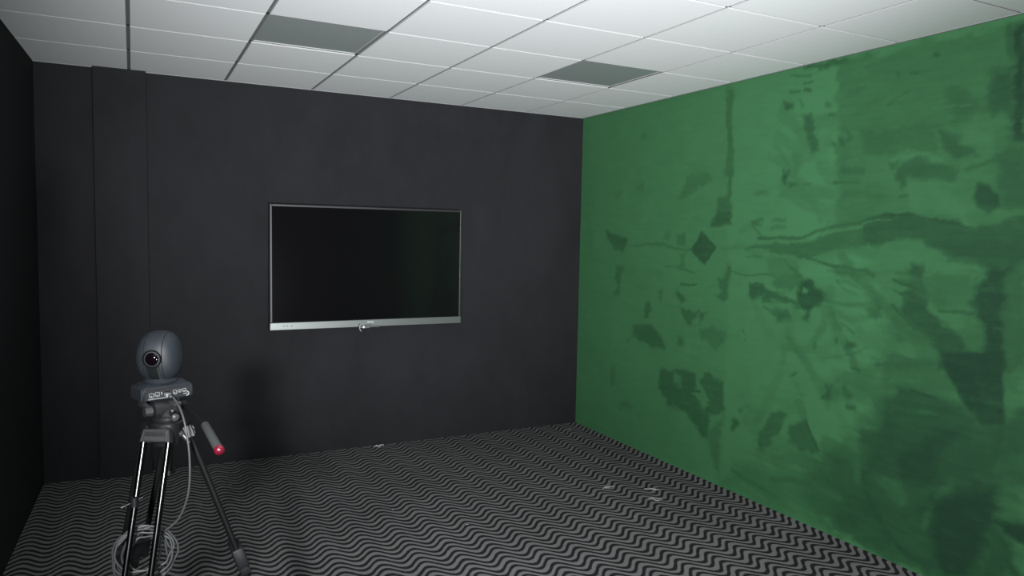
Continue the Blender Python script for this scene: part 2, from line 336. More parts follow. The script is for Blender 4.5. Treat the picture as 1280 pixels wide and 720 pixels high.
# ---- green wall: a dense sheet whose 'second_coat' attribute says where darker, thicker paint lies
STROKES = [
    ([(-0.069,2.73),(1.824,2.739),(1.911,0.039),(-0.002,-0.016)], 0.13, 0, 1),
    ([(2.666,2.699),(3.687,2.714),(3.759,1.615),(3.274,1.593),(2.727,1.705)], 0.36, 0, 3),
    ([(3.043,1.71),(3.752,1.722),(3.868,-0.035),(3.374,0.011),(2.879,0.356),(3.042,0.979)], 0.4, 0, 14),
    ([(0.847,2.525),(0.904,2.519),(0.907,2.457),(0.843,2.47)], 0.4, 0, 2.5),
    ([(0.788,2.098),(0.892,2.107),(0.895,2.044)], 0.38, 0, 2.5),
    ([(0.52,2.066),(0.633,2.062),(0.627,2.033),(0.527,2.034)], 0.38, 0, 2.5),
    ([(1.425,2.131),(1.629,2.144),(1.684,2.104),(1.451,2.003),(1.336,1.968),(1.408,2.081)], 0.42, 0, 2.5),
    ([(1.777,2.657),(1.849,2.652),(1.87,2.141),(1.82,2.144),(1.811,2.476)], 0.5, 0, 2.5),
    ([(1.803,2.145),(1.871,2.129),(1.877,1.881),(1.731,1.896),(1.743,1.992),(1.829,1.989),(1.838,2.119)], 0.6, 0, 2.5),
    ([(1.658,2.252),(1.795,2.277),(1.82,2.132),(1.662,2.191)], 0.08, 0, 2.5),
    ([(1.749,1.883),(1.86,1.881),(1.874,1.786),(1.702,1.786)], 0.85, 0, 2.5),
    ([(0.406,1.757),(0.714,1.686),(0.647,1.555),(0.437,1.667)], 0.65, 0, 2.5),
    ([(1.587,1.749),(1.754,1.646),(1.638,1.507),(1.473,1.621)], 0.88, 0, 1),
    ([(0.742,1.622),(0.973,1.642),(1.233,1.634),(1.435,1.607),(1.473,1.621)], 0.5, 0.0204, 2.5),
    ([(1.328,1.747),(1.398,1.741),(1.412,1.658),(1.333,1.663)], 0.5, 0, 2.5),
    ([(1.195,1.747),(1.257,1.747),(1.252,1.668),(1.189,1.666)], 0.38, 0, 2.5),
    ([(1.368,1.579),(1.417,1.58),(1.422,1.477),(1.364,1.461)], 0.45, 0, 2.5),
    ([(1.199,1.486),(1.442,1.472),(1.539,1.458)], 0.5, 0.0164, 2.5),
    ([(1.39,1.361),(1.562,1.368)], 0.8, 0.012, 1),
    ([(0.578,1.434),(0.679,1.432),(0.636,1.291),(0.602,1.214),(0.511,1.237),(0.598,1.303),(0.543,1.373)], 0.5, 0, 2.5),
    ([(1.839,1.51),(1.881,1.512),(1.877,1.284),(1.819,1.266),(1.757,1.298),(1.832,1.34),(1.759,1.408),(1.827,1.425)], 0.6, 0, 2.5),
    ([(1.353,1.303),(1.413,1.295),(1.464,1.26),(1.397,1.228),(1.355,1.264)], 0.6, 0, 2.5),
    ([(1.124,1.292),(1.188,1.297),(1.173,1.194),(1.14,1.204)], 0.42, 0, 2.5),
    ([(0.964,1.188),(1.031,1.194),(1.044,1.154),(1.089,1.138),(1.024,1.124),(1.026,1.069),(0.97,1.063)], 0.6, 0, 2.5),
    ([(1.379,1.187),(1.516,1.187),(1.657,1.164),(1.596,1.107),(1.574,1.155),(1.519,1.136),(1.505,1.044),(1.422,1.139)], 0.65, 0, 2.5),
    ([(0.81,1.016),(0.892,1.026),(0.919,0.944),(0.827,0.917)], 0.6, 0, 2.5),
    ([(1.598,1.069),(1.742,1.086),(1.798,1.032),(1.601,1.006)], 0.5, 0, 2.5),
    ([(0.82,0.996),(1.061,1.042),(1.232,0.875),(1.208,0.838),(1.1,0.839),(0.898,0.898)], 0.62, 0, 2.5),
    ([(0.735,0.876),(0.81,0.895),(0.797,0.848)], 0.55, 0, 2.5),
    ([(1.394,0.973),(1.455,0.973),(1.434,0.913),(1.384,0.922)], 0.6, 0, 2.5),
    ([(0.87,0.876),(1.234,0.842),(1.8,0.989),(1.854,0.798),(1.751,0.292),(1.196,0.562),(1.079,0.714)], 0.32, 0, 8),
    ([(1.616,1.074),(1.751,1.09),(1.882,1.061),(1.782,0.924),(1.713,0.977)], 0.45, 0, 2.5),
    ([(1.176,0.696),(1.345,0.708),(1.394,0.733),(1.588,0.743),(1.605,0.642),(1.573,0.587),(1.672,0.495),(1.735,0.588),(1.637,0.696),(1.702,0.771),(1.859,0.722),(1.869,0.539),(1.741,0.479),(1.751,0.292),(1.658,0.332),(1.51,0.427),(1.283,0.426),(1.184,0.542)], 0.7, 0, 2.5),
    ([(1.371,0.696),(1.434,0.691),(1.451,0.612),(1.376,0.614)], 0.12, 0, 2.5),
    ([(1.62,0.596),(1.726,0.539),(1.693,0.516),(1.621,0.565)], 0.12, 0, 2.5),
    ([(1.17,0.548),(1.453,0.579),(1.642,0.617)], 0.85, 0.0123, 2.5),
    ([(1.748,0.354),(1.871,0.509),(1.865,0.229),(1.853,0.069),(1.757,0.198)], 0.45, 0, 2.5),
    ([(0.543,0.624),(0.607,0.635),(0.616,0.449),(0.553,0.437)], 0.35, 0, 2.5),
    ([(0.685,0.351),(0.809,0.34),(0.841,0.311),(0.689,0.277)], 0.36, 0, 2.5),
    ([(1.787,2.714),(1.846,2.705),(1.871,2.117),(1.796,2.122),(1.819,2.31)], 0.5, 0, 2.5),
    ([(2.312,2.53),(2.384,2.513),(2.387,2.474),(2.318,2.487)], 0.75, 0, 2.5),
    ([(2.417,2.517),(2.451,2.504),(2.44,2.477)], 0.6, 0, 2.5),
    ([(2.447,2.461),(2.516,2.451),(2.57,2.23),(2.513,2.235),(2.473,2.364)], 0.6, 0, 2.5),
    ([(2.438,2.72),(2.711,2.71),(2.735,2.696),(2.666,2.679),(2.439,2.706)], 0.7, 0, 2.5),
    ([(2.333,2.689),(2.487,2.661)], 0.42, 0.0131, 2.5),
    ([(2.444,2.626),(2.502,2.628)], 0.5, 0.0129, 2.5),
    ([(2.339,2.592),(2.407,2.587)], 0.5, 0.0131, 2.5),
    ([(2.446,2.588),(2.488,2.581)], 0.65, 0.0164, 2.5),
    ([(2.611,2.489),(2.627,2.479)], 0.5, 0.0251, 2.5),
    ([(2.633,2.421),(2.664,2.416)], 0.5, 0.0136, 2.5),
    ([(2.662,2.251),(2.681,2.238)], 0.45, 0.0225, 2.5),
    ([(2.709,2.267),(2.734,2.239)], 0.55, 0.0246, 2.5),
    ([(2.746,2.322),(2.784,2.279),(2.762,2.261)], 0.5, 0.0156, 2.5),
    ([(2.359,2.26),(2.534,2.202),(2.392,2.161),(2.342,2.197)], 0.25, 0, 2.5),
    ([(2.297,2.135),(2.346,2.127),(2.344,2.051),(2.308,2.07)], 0.78, 0, 2.5),
    ([(2.363,2.066),(2.421,2.021),(2.366,2.023)], 0.55, 0, 2.5),
    ([(2.363,2.184),(2.418,2.18),(2.409,2.096),(2.363,2.066)], 0.3, 0, 2.5),
    ([(2.48,2.028),(2.519,2.027)], 0.4, 0.0161, 2.5),
    ([(2.098,2.025),(2.188,2.021),(2.205,1.992),(2.085,1.997)], 0.4, 0, 2.5),
    ([(2.065,1.809),(2.155,1.831),(2.164,1.809),(2.082,1.786)], 0.6, 0, 2.5),
    ([(2.067,1.78),(2.162,1.718)], 0.5, 0.0109, 2.5),
    ([(2.244,1.814),(2.33,1.813)], 0.4, 0.0166, 2.5),
    ([(2.233,1.769),(2.332,1.775)], 0.35, 0.0261, 2.5),
    ([(1.98,1.634),(2.149,1.673),(2.394,1.678),(2.551,1.713),(2.722,1.76),(2.991,1.786),(2.997,1.7),(2.889,1.678),(2.728,1.655),(2.607,1.62),(2.493,1.595),(2.301,1.593),(2.151,1.65),(1.997,1.617)], 0.62, 0, 2),
    ([(2.125,1.706),(2.446,1.711),(2.574,1.755),(2.696,1.786),(2.836,1.805),(2.988,1.833)], 0.7, 0.0193, 2.5),
    ([(2.164,1.687),(2.434,1.689),(2.601,1.729),(2.745,1.766),(2.99,1.805)], 0.15, 0.0084, 2.5),
    ([(2.749,2.095),(2.951,2.081)], 0.5, 0.0443, 2.5),
    ([(2.681,2.034),(2.846,2.015)], 0.55, 0.0134, 2.5),
    ([(2.757,1.965),(2.981,1.947)], 0.45, 0.0331, 2.5),
    ([(2.519,1.601),(2.61,1.579),(2.686,1.556),(2.829,1.553),(2.931,1.529),(2.971,1.507)], 0.65, 0.0171, 2.5),
    ([(2.663,1.524),(2.784,1.516),(2.955,1.511)], 0.5, 0.0089, 2.5),
    ([(1.874,1.482),(2.038,1.462),(2.161,1.48),(2.405,1.483)], 0.55, 0.0087, 2.5),
    ([(1.78,1.641),(1.964,1.64)], 0.3, 0.0227, 2.5),
    ([(2.015,1.583),(2.154,1.594)], 0.5, 0.011, 2.5),
    ([(2.185,1.572),(2.454,1.583),(2.463,1.433),(2.266,1.442)], 0.3, 0, 2.5),
    ([(2.344,1.578),(2.459,1.487),(2.569,1.419),(2.49,1.414),(2.447,1.475)], 0.65, 0, 2.5),
    ([(2.041,1.415),(2.141,1.422),(2.226,1.377),(2.315,1.345),(2.484,1.306),(2.472,1.272),(2.318,1.301),(2.203,1.279),(2.2,1.324),(2.111,1.293),(2.054,1.335)], 0.72, 0, 2.5),
    ([(2.432,1.485),(2.514,1.468),(2.478,1.402),(2.315,1.356),(2.267,1.431)], 0.45, 0, 2.5),
    ([(2.475,1.445),(2.541,1.449),(2.646,1.394),(2.67,1.357),(2.602,1.296),(2.54,1.247),(2.479,1.273),(2.468,1.337),(2.464,1.412)], 0.85, 0, 2.5),
    ([(2.497,1.414),(2.538,1.396),(2.526,1.374),(2.492,1.382)], 0, 0, 1),
    ([(2.259,1.318),(2.458,1.276)], 0.1, 0.0095, 2.5),
    ([(2.292,1.254),(2.335,1.247),(2.404,1.265),(2.421,1.223),(2.325,1.19)], 0.55, 0, 2.5),
    ([(2.203,1.268),(2.293,1.232)], 0.5, 0.0167, 2.5),
    ([(2.911,1.327),(2.997,1.355),(3.023,1.28),(2.936,1.28)], 0.45, 0, 2.5),
    ([(2.848,1.141),(2.907,1.119),(2.839,1.097)], 0.7, 0, 2.5),
    ([(2.754,1.143),(2.755,1.122)], 0.5, 0.02, 2.5),
    ([(2.608,1.091),(2.609,1.07)], 0.45, 0.0204, 2.5),
    ([(2.025,1.095),(2.048,1.076)], 0.55, 0.0123, 2.5),
    ([(2.044,1.035),(2.047,1.033)], 0.5, 0.011, 2.5),
    ([(2.448,0.879),(2.481,0.894)], 0.55, 0.014, 2.5),
    ([(2.778,1.233),(2.874,1.194)], 0.4, 0.011, 2.5),
    ([(2.723,0.947),(2.885,1.006),(2.984,1.033),(3.037,1.061),(3.05,0.85),(2.659,0.767),(2.691,0.869),(2.75,0.911)], 0.36, 0, 6),
    ([(2.691,0.869),(2.74,0.878),(2.744,0.806),(2.672,0.77)], 0.6, 0, 2.5),
    ([(2.863,1.002),(2.92,0.992)], 0.6, 0.0176, 2.5),
    ([(2.83,0.875),(2.862,0.83)], 0.6, 0.0222, 2.5),
    ([(2.703,0.871),(2.74,0.878),(2.739,0.789),(2.659,0.773),(2.694,0.817)], 0.6, 0, 2.5),
    ([(2.865,0.77),(2.9,0.773)], 0.6, 0.0311, 2.5),
    ([(2.838,0.836),(2.855,0.839)], 0.5, 0.0333, 2.5),
    ([(1.948,0.49),(2.033,0.456),(1.954,0.388)], 0.72, 0, 2.5),
    ([(2.01,0.559),(2.05,0.579),(2.06,0.534),(2.021,0.519)], 0.5, 0, 2.5),
    ([(2.302,0.601),(2.386,0.643),(2.429,0.619),(2.366,0.492),(2.269,0.398),(2.257,0.36),(2.211,0.359),(2.249,0.497)], 0.55, 0, 2.5),
    ([(2.447,0.546),(2.578,0.616),(2.665,0.461),(2.55,0.418),(2.453,0.458)], 0.55, 0, 2.5),
    ([(2.572,0.614),(2.665,0.461)], 0.75, 0.0116, 2.5),
    ([(1.984,0.152),(2.084,0.121),(2.257,0.105),(2.39,0.091)], 0.5, 0.0205, 2.5),
    ([(2.34,0.2),(2.467,0.223),(2.627,0.245),(2.827,0.236)], 0.5, 0.0367, 2.5),
    ([(2.046,0.218),(2.621,0.341),(3.087,0.421),(3.109,0.075),(2.423,0.011),(1.873,0.019)], 0.35, 0, 10),
    ([(2.616,0.426),(2.81,0.521),(2.962,0.682),(3.067,0.747),(3.103,0.171),(2.766,0.047),(2.553,0.145)], 0.55, 0, 10),
    ([(2.971,2.613),(3.465,2.605),(3.663,2.564),(3.691,2.151),(2.866,2.232),(2.855,2.406)], 0.58, 0, 8),
    ([(3.512,2.497),(3.638,2.49),(3.644,2.283),(3.508,2.318)], 0.7, 0, 4),
    ([(3.626,2.682),(3.678,2.685),(3.713,2.149),(3.653,2.155)], 0.95, 0, 3),
    ([(3.254,2.637),(3.261,2.631)], 0.7, 0.0169, 1),
    ([(3.043,2.591),(3.051,2.571)], 0.55, 0.0151, 2.5),
    ([(3.126,2.558),(3.156,2.551)], 0.55, 0.015, 2.5),
    ([(3.595,2.689),(3.612,2.543)], 0.6, 0.0203, 2.5),
    ([(3.283,2.469),(3.4,2.433),(3.525,2.299),(3.357,2.287)], 0.55, 0, 5),
    ([(3.412,2.246),(3.562,2.229),(3.582,2.162),(3.414,2.212)], 0.25, 0, 2.5),
    ([(3.004,2.423),(3.112,2.479)], 0.5, 0.0108, 2.5),
    ([(3.243,2.366),(3.439,2.356)], 0.25, 0.0084, 2.5),
    ([(2.86,2.319),(3.249,2.273),(3.275,2.157),(3.162,2.149),(2.868,2.198)], 0.48, 0, 2.5),
    ([(2.868,2.193),(3.008,2.19),(3.122,2.166),(3.052,1.991),(2.878,2.028)], 0.28, 0, 2.5),
    ([(3.268,2.271),(3.415,2.204),(3.504,2.12),(3.386,2.113),(3.31,2.18)], 0.65, 0, 2.5),
    ([(3.031,2.15),(3.303,2.145),(3.333,2.108),(3.084,2.119)], 0.15, 0, 2.5),
    ([(3.071,2.092),(3.135,2.11),(3.351,2.098),(3.412,2.042),(3.367,1.985),(3.303,2.006),(3.17,2.022),(3.079,2.045)], 0.6, 0, 2.5),
    ([(3.131,2.015),(3.304,1.988),(3.436,1.871),(3.51,1.781),(3.296,1.83),(3.14,1.868)], 0.2, 0, 4),
    ([(3.058,2.056),(3.103,2.057),(3.128,1.987),(3.093,1.989)], 0.65, 0, 2.5),
    ([(3.027,2.142),(3.074,2.119),(3.056,2.093)], 0.6, 0, 2.5),
    ([(3.086,1.939),(3.141,1.937)], 0.55, 0.0148, 2.5),
    ([(3.433,2.049),(3.571,2.085)], 0.55, 0.0202, 2.5),
    ([(3.585,2.121),(3.715,2.125),(3.734,1.825),(3.6,1.884)], 0.62, 0, 4),
    ([(3.488,1.979),(3.547,1.968),(3.598,1.924),(3.601,1.875),(3.555,1.843),(3.503,1.878),(3.478,1.912)], 0.82, 0, 1.5),
    ([(2.891,1.824),(3.019,1.842),(3.181,1.84),(3.297,1.807),(3.476,1.777),(3.575,1.777),(3.734,1.825),(3.744,1.682),(3.584,1.645),(3.399,1.638),(3.306,1.679),(3.16,1.721),(3.007,1.7),(2.899,1.688)], 0.68, 0, 2),
    ([(2.892,1.803),(2.968,1.814),(3.053,1.809)], 0.15, 0.0097, 2.5),
    ([(2.998,1.842),(3.181,1.84),(3.297,1.807),(3.476,1.777)], 0.85, 0.0085, 2.5),
    ([(2.987,1.69),(3.277,1.687),(3.416,1.639),(3.733,1.506),(2.996,1.547)], 0.2, 0, 3),
    ([(3.285,1.714),(3.741,1.722),(3.747,1.626),(3.571,1.602),(3.487,1.616),(3.38,1.646)], 0.72, 0, 4),
    ([(3.349,1.574),(3.525,1.55),(3.517,1.413),(3.468,1.374),(3.361,1.381),(3.249,1.533)], 0.42, 0, 5),
    ([(3.188,1.576),(3.251,1.579),(3.251,1.497),(3.192,1.521)], 0.68, 0, 2.5),
    ([(3.093,1.491),(3.215,1.458)], 0.75, 0.0127, 2.5),
    ([(3.517,1.413),(3.571,1.602),(3.665,1.615),(3.688,1.265),(3.665,1.13),(3.553,1.111),(3.585,1.251)], 0.88, 0, 4),
    ([(3.108,1.422),(3.207,1.435),(3.326,1.359),(3.394,1.296),(3.477,1.237),(3.602,1.119),(3.371,1.079),(3.335,1.217),(3.238,1.25),(3.155,1.323),(3.18,1.391)], 0.74, 0, 2.5),
    ([(3.081,1.363),(3.238,1.25)], 0.7, 0.0106, 2.5),
    ([(3.353,1.362),(3.511,1.37)], 0.65, 0.0143, 2.5),
    ([(3.491,1.29),(3.574,1.301),(3.585,1.251),(3.547,1.195),(3.505,1.206)], 0.4, 0, 2.5),
    ([(3.669,1.558),(3.75,1.579),(3.779,1.149),(3.681,1.132)], 0.55, 0, 5),
    ([(3.107,1.11),(3.249,1.086)], 0.5, 0.0212, 2.5),
    ([(3.027,1.04),(3.151,1.06)], 0.55, 0.0269, 2.5),
    ([(3.131,1.213),(3.152,1.211)], 0.5, 0.0211, 2.5),
    ([(3.139,0.935),(3.239,0.936),(3.373,0.918),(3.48,0.914),(3.553,0.844),(3.682,0.875),(3.699,0.611),(2.98,0.388),(2.965,0.623),(3.069,0.709),(3.061,0.833),(3.132,0.877)], 0.72, 0, 4),
    ([(3.366,1.159),(3.66,1.204),(3.682,0.875),(3.553,0.844),(3.478,0.949),(3.408,1.068)], 0.9, 0, 1.5),
    ([(3.182,0.565),(3.399,0.789),(3.471,0.78),(3.334,0.498),(3.189,0.453)], 0.85, 0, 5),
    ([(3.479,0.94),(3.571,0.831),(3.539,0.806)], 0.6, 0, 2.5),
    ([(3.058,1.064),(3.342,1.101),(3.344,1.07),(3.08,1.039)], 0.5, 0, 2.5),
    ([(3.274,0.833),(3.359,0.843)], 0.45, 0.0168, 2.5),
    ([(3.219,0.937),(3.354,0.923)], 0.8, 0.0105, 2.5),
    ([(3.689,0.893),(3.79,0.982),(3.812,0.646),(3.675,0.62)], 0.68, 0, 3),
    ([(2.766,0.447),(2.975,0.466),(3.299,0.598),(3.644,0.713),(3.684,0.111),(3.374,0.011),(2.79,0.045)], 0.72, 0, 8),
    ([(3.367,0.416),(3.653,0.58),(3.665,0.396),(3.6,0.127),(3.466,0.033),(3.362,0.211)], 0.95, 0, 6),
    ([(3.665,0.404),(3.832,0.448),(3.841,0.312),(3.747,0.358)], 0.95, 0, 2.5),
    ([(3.665,0.396),(3.773,0.318),(3.759,0.178),(3.658,0.134)], 0.7, 0, 2.5),
    ([(3.677,0.706),(3.796,0.772),(3.802,0.676),(3.674,0.637)], 0.55, 0, 2.5),
]

def value_noise(x, y, seed):
    xi = np.floor(x).astype(int); yi = np.floor(y).astype(int)
    xf = x - xi; yf = y - yi
    xf = xf*xf*(3-2*xf); yf = yf*yf*(3-2*yf)
    def h(a, b_):
        n = (a * 374761393 + b_ * 668265263 + seed * 1442695041) & 0xffffffff
        n = ((n ^ (n >> 13)) * 1274126177) & 0xffffffff
        return ((n ^ (n >> 16)) & 0xffff) / 65535.0
    return (h(xi, yi)*(1-xf) + h(xi+1, yi)*xf)*(1-yf) + (h(xi, yi+1)*(1-xf) + h(xi+1, yi+1)*xf)*yf

def seg_dist(px, py, a, b_):
    ax, ay = a; bx, by = b_; dx, dy = bx-ax, by-ay
    t = np.clip(((px-ax)*dx + (py-ay)*dy) / max(dx*dx+dy*dy, 1e-9), 0, 1)
    return np.hypot(px-ax-t*dx, py-ay-t*dy)

def inside(px, py, poly):
    c = np.zeros(px.shape, bool); n = len(poly)
    for i in range(n):
        x1, y1 = poly[i]; x2, y2 = poly[(i+1) % n]
        if y1 == y2: continue
        c ^= ((y1 > py) != (y2 > py)) & (px < (x2-x1)*(py-y1)/(y2-y1) + x1)
    return c

def arcs():
    """loose roller and brush sweeps laid over the right-hand half of the wall"""
    r = random.Random(11); out = []
    for k in range(150):
        s0, z0 = 2.05 + 1.9*r.random()**0.8, 0.1 + 2.5*r.random()
        ang = r.choice((r.gauss(0.0, 0.18), r.gauss(0.0, 0.18), r.gauss(-0.8, 0.25), r.gauss(1.3, 0.2)))
        ln = r.uniform(0.12, 0.75); bend = r.uniform(-0.6, 0.6); pts = []
        for i in range(5):
            t = i/4 - 0.5; a_ = ang + bend*t
            pts.append((s0 + math.cos(a_)*ln*t, z0 + math.sin(a_)*ln*t - bend*0.2*ln*(0.25 - t*t)))
        deep = min(1, max(0, (s0 - 2.0)/1.2)) * (1.15 - 0.25*z0)
        out.append((pts, r.choice((0.15, 0.3, 0.55, 0.7, 0.85))*max(0.4, min(1.25, deep*1.15)), r.uniform(0.012, 0.09), 2.5))
    for k in range(60):
        s0, z0 = 0.15 + 1.9*r.random(), 0.15 + 2.3*r.random(); ln = r.uniform(0.04, 0.22); a_ = r.gauss(0, 0.3)
        out.append(([(s0, z0), (s0 + ln*math.cos(a_), z0 + ln*math.sin(a_))], r.choice((0.02, 0.22, 0.3, 0.36)), r.uniform(0.01, 0.05), 2.5))
    return out

def paint(s, z):
    """amount of the darker second coat at wall position s (metres from the corner), z (height)"""
    d = np.full(s.shape, 0.02)
    n = value_noise
    ws = s + 0.045*(n(s*6, z*6, 1)-0.5) + 0.026*(n(s*22, z*22, 2)-0.5) + 0.012*(n(s*70, z*70, 12)-0.5)
    wz = z + 0.045*(n(s*6, z*6, 3)-0.5) + 0.026*(n(s*22, z*22, 4)-0.5) + 0.012*(n(s*70, z*70, 13)-0.5)
    streak = n(s*7 + 3*n(s*4, z*4, 9), z*42 + 4*n(s*2, z*2, 10), 5)*0.5 + n(s*16, z*90, 7)*0.25 + n(s*60, z*60, 6)*0.25
    jobs = [(j, 1.0) for j in STROKES]
    big = [j for j in jobs if j[0][3] >= 8]; rest = [j for j in jobs if j[0][3] < 8]
    for (pts, val, w, soft), op in big + [(j, 0.55) for j in arcs()] + rest:
        soft_m = max(soft, 1.2) * 0.0075
        xs = [p[0] for p in pts]; zs = [p[1] for p in pts]
        pad = soft_m*2 + w + 0.08
        sel = (s > min(xs)-pad) & (s < max(xs)+pad) & (z > min(zs)-pad) & (z < max(zs)+pad)
        if not sel.any(): continue
        px, pz = (ws[sel], wz[sel]) if (soft > 1.6 and not (0 < w < 0.07)) else (s[sel]*0.6 + ws[sel]*0.4, z[sel]*0.6 + wz[sel]*0.4)
        if w:
            dist = np.min([seg_dist(px, pz, a, b_) for a, b_ in zip(pts, pts[1:])], axis=0) - w*0.5
            soft_m = min(soft_m, w*0.6)
        else:
            ring = pts + [pts[0]]
            dist = np.min([seg_dist(px, pz, a, b_) for a, b_ in zip(ring, ring[1:])], axis=0)
            dist = np.where(inside(px, pz, pts), -dist, dist)
        dist = dist + (streak[sel]-0.5)*soft_m*1.6          # dry-brush edges
        a = np.clip(0.5 - dist/(2*soft_m), 0, 1); a = a*a*(3-2*a)
        a = a * (0.60 + 0.75*streak[sel]).clip(0, 1) * op; val = min(0.97, val*(0.80 + 0.27*min(1, max(0, min(xs) - 1.9))))
        d[sel] = d[sel]*(1-a) + val*a
    return d

ss = np.concatenate([np.arange(0, 4.0, 0.008), np.linspace(4.0, -YB, 30)])
zz = np.linspace(0, H + 0.06, 350)
S2, Z2 = np.meshgrid(ss, zz, indexing='ij')
cvals = paint(S2, np.minimum(Z2, H))
ns, nz = len(ss), len(zz)
me = bpy.data.meshes.new('wall_right')
front = np.stack([np.zeros(ns*nz), -S2.ravel(), Z2.ravel()], 1)
back = np.array([(0.1, 0, 0), (0.1, YB, 0), (0.1, YB, H+0.06), (0.1, 0, H+0.06)])
i0, j0 = np.meshgrid(np.arange(ns-1), np.arange(nz-1), indexing='ij')
q = (i0*nz + j0).ravel()
quads = np.stack([q, q+1, q+nz+1, q+nz], 1).tolist()
nf = ns*nz
rim_b = [i*nz for i in range(ns)]; rim_t = [i*nz+nz-1 for i in range(ns)]
rim_l = list(range(nz)); rim_r = [(ns-1)*nz + j for j in range(nz)]
quads += [[nf, nf+1, nf+2, nf+3], rim_b + [nf+1, nf], rim_t[::-1] + [nf+3, nf+2], rim_l[::-1] + [nf, nf+3], rim_r + [nf+2, nf+1]]
me.from_pydata(np.vstack([front, back]).tolist(), [], quads); me.update()
at = me.attributes.new('second_coat', 'FLOAT', 'POINT')
at.data.foreach_set('value', np.concatenate([cvals.ravel(), np.zeros(4)]).astype(np.float32))
wall_r = link('wall_right', me, MAT['green_wall']); wall_r['kind'] = 'structure'

# ---- suspended ceiling: tegular tiles standing a little proud of a recessed T-bar grid
gx = [-0.575 - 0.6*k for k in range(0, 7)]            # grid lines running away from the camera
gy = [-0.643 - 0.6*k for k in range(0, 10)]           # grid lines running across
xs = sorted([XL1 - 0.02] + gx + [0.0]); ys = sorted([YB] + gy + [0.0])
LIGHTS = [(-2.975, -1.843), (-1.175, -1.843)]         # lower-left corner of each light bay
bm = bmesh.new()
G, DROP = 0.0075, 0.006
for xa, xb in zip(xs, xs[1:]):
    for ya, yb in zip(ys, ys[1:]):
        if any(abs(xa-lx) < 0.01 and abs(ya-ly) < 0.01 for lx, ly in LIGHTS): continue
        if xb - xa < 0.03 or yb - ya < 0.03: continue
        x0 = xa + (G if xa > xs[0] else 0); x1 = xb - (G if xb < 0 else 0)
        y0 = ya + (G if ya > ys[0] else 0); y1 = yb - (G if yb < 0 else 0)
        zb, zt = H, H + DROP; c = 0.0025
        lo_ = [bm.verts.new(p) for p in ((x0+c, y0+c, zb), (x1-c, y0+c, zb), (x1-c, y1-c, zb), (x0+c, y1-c, zb))]
        hi_ = [bm.verts.new(p) for p in ((x0, y0, zt), (x1, y0, zt), (x1, y1, zt), (x0, y1, zt))]
        bm.faces.new(lo_)
        for i in range(4): bm.faces.new((lo_[i], hi_[i], hi_[(i+1) % 4], lo_[(i+1) % 4])).material_index = 1
# slab above
box(bm, (XL1 - 0.1, YB - 0.1, H + 0.06), (0.1, 0.1, H + 0.12))
ceiling = struct('ceiling', bm, MAT['tile'])
ceiling.data.materials.append(plain('tile_edge', (0.34, 0.35, 0.35), 0.9))
bm = bmesh.new()
for x in gx: box(bm, (x - 0.012, YB, H + DROP), (x + 0.012, 0, H + DROP + 0.003))
for y in gy: box(bm, (XL1, y - 0.012, H + DROP), (0, y + 0.012, H + DROP + 0.003))
grid = struct('trim_2', bm, MAT['grid'])
# slim wall angle round the edge
bm = bmesh.new()
box(bm, (XL1, -0.016, H - 0.003), (0, 0.0, H + 0.001)); box(bm, (-0.016, YB, H - 0.003), (0, -0.016, H + 0.001))
struct('trim_3', bm, plain('wall_angle_grey', (0.22, 0.23, 0.23), 0.5))

def ceiling_light(lx, ly, label):
    t = thing('ceiling_light', label, 'ceiling light', (lx + 0.3, ly + 0.3, H + 0.006), 'unlit square ceiling light panels')
    a = 0.289; bm = bmesh.new(); w, z1, z2 = 0.005, 0.024, -0.001
    # stepped frame: outer flange on the grid, inner lip sloping up to the diffuser
    def ring(r, z): return [bm.verts.new((sx*r, sy*r, z)) for sx, sy in ((-1,-1),(1,-1),(1,1),(-1,1))]
    R = [ring(a, z2 + 0.006), ring(a, z2), ring(a - w, z2), ring(a - w - 0.002, 0.004), ring(a - w - 0.002, 0.016), ring(a, 0.016)]
    for A_, B_ in zip(R, R[1:] + R[:1]):
        for i in range(4): bm.faces.new((A_[i], A_[(i+1) % 4], B_[(i+1) % 4], B_[i]))
    obj('frame', bm, MAT['light_frame'], t)
    bm = bmesh.new(); box(bm, (-a + w + 0.001, -a + w + 0.001, 0.003), (a - w - 0.001, a - w - 0.001, 0.012))
    obj('diffuser', bm, MAT['diffuser'], t)
    return t
ceiling_light(*LIGHTS[0], 'unlit grey ceiling light panel, left of the two, further from the green wall')
ceiling_light(*LIGHTS[1], 'unlit grey ceiling light panel, right of the two, nearer the green wall')

# ------------------------------------------------------------------ wall screen
YF = -0.085                         # front plane of the display
X0, X1, Z0, Z1 = -2.690, -1.187, 0.966, 1.884
tv = thing('wall_display', 'large black flat screen display with a grey metal bottom bar hung on the black wall', 'television', ((X0+X1)/2, YF, Z0))
def tvobj(name, bm, mat, **k):
    bmesh.ops.translate(bm, vec=-Vector(((X0+X1)/2, YF, Z0)), verts=bm.verts[:])
    return obj(name, bm, mat, tv, **k)
CH = 0.057                          # height of the bottom bar
bm = bmesh.new(); box(bm, (X0+0.012, YF+0.022, Z0+0.01), (X1-0.012, 0.0-0.022, Z1-0.012), bevel=0.006)
tvobj('back_case', bm, MAT['tv_body'])
bm = bmesh.new(); box(bm, ((X0+X1)/2-0.3, -0.0225, Z0+0.25), ((X0+X1)/2+0.3, -0.0, Z1-0.25), bevel=0.002)
tvobj('wall_bracket', bm, MAT['tv_body'])
bm = bmesh.new(); fr = 0.016
for lo_, hi_ in (((X0, YF, Z0+CH), (X0+fr, YF+0.03, Z1)), ((X1-fr, YF, Z0+CH), (X1, YF+0.03, Z1)), ((X0+fr, YF, Z1-fr), (X1-fr, YF+0.03, Z1))):
    box(bm, lo_, hi_, bevel=0.0025)
tvobj('bezel', bm, MAT['tv_bezel'])
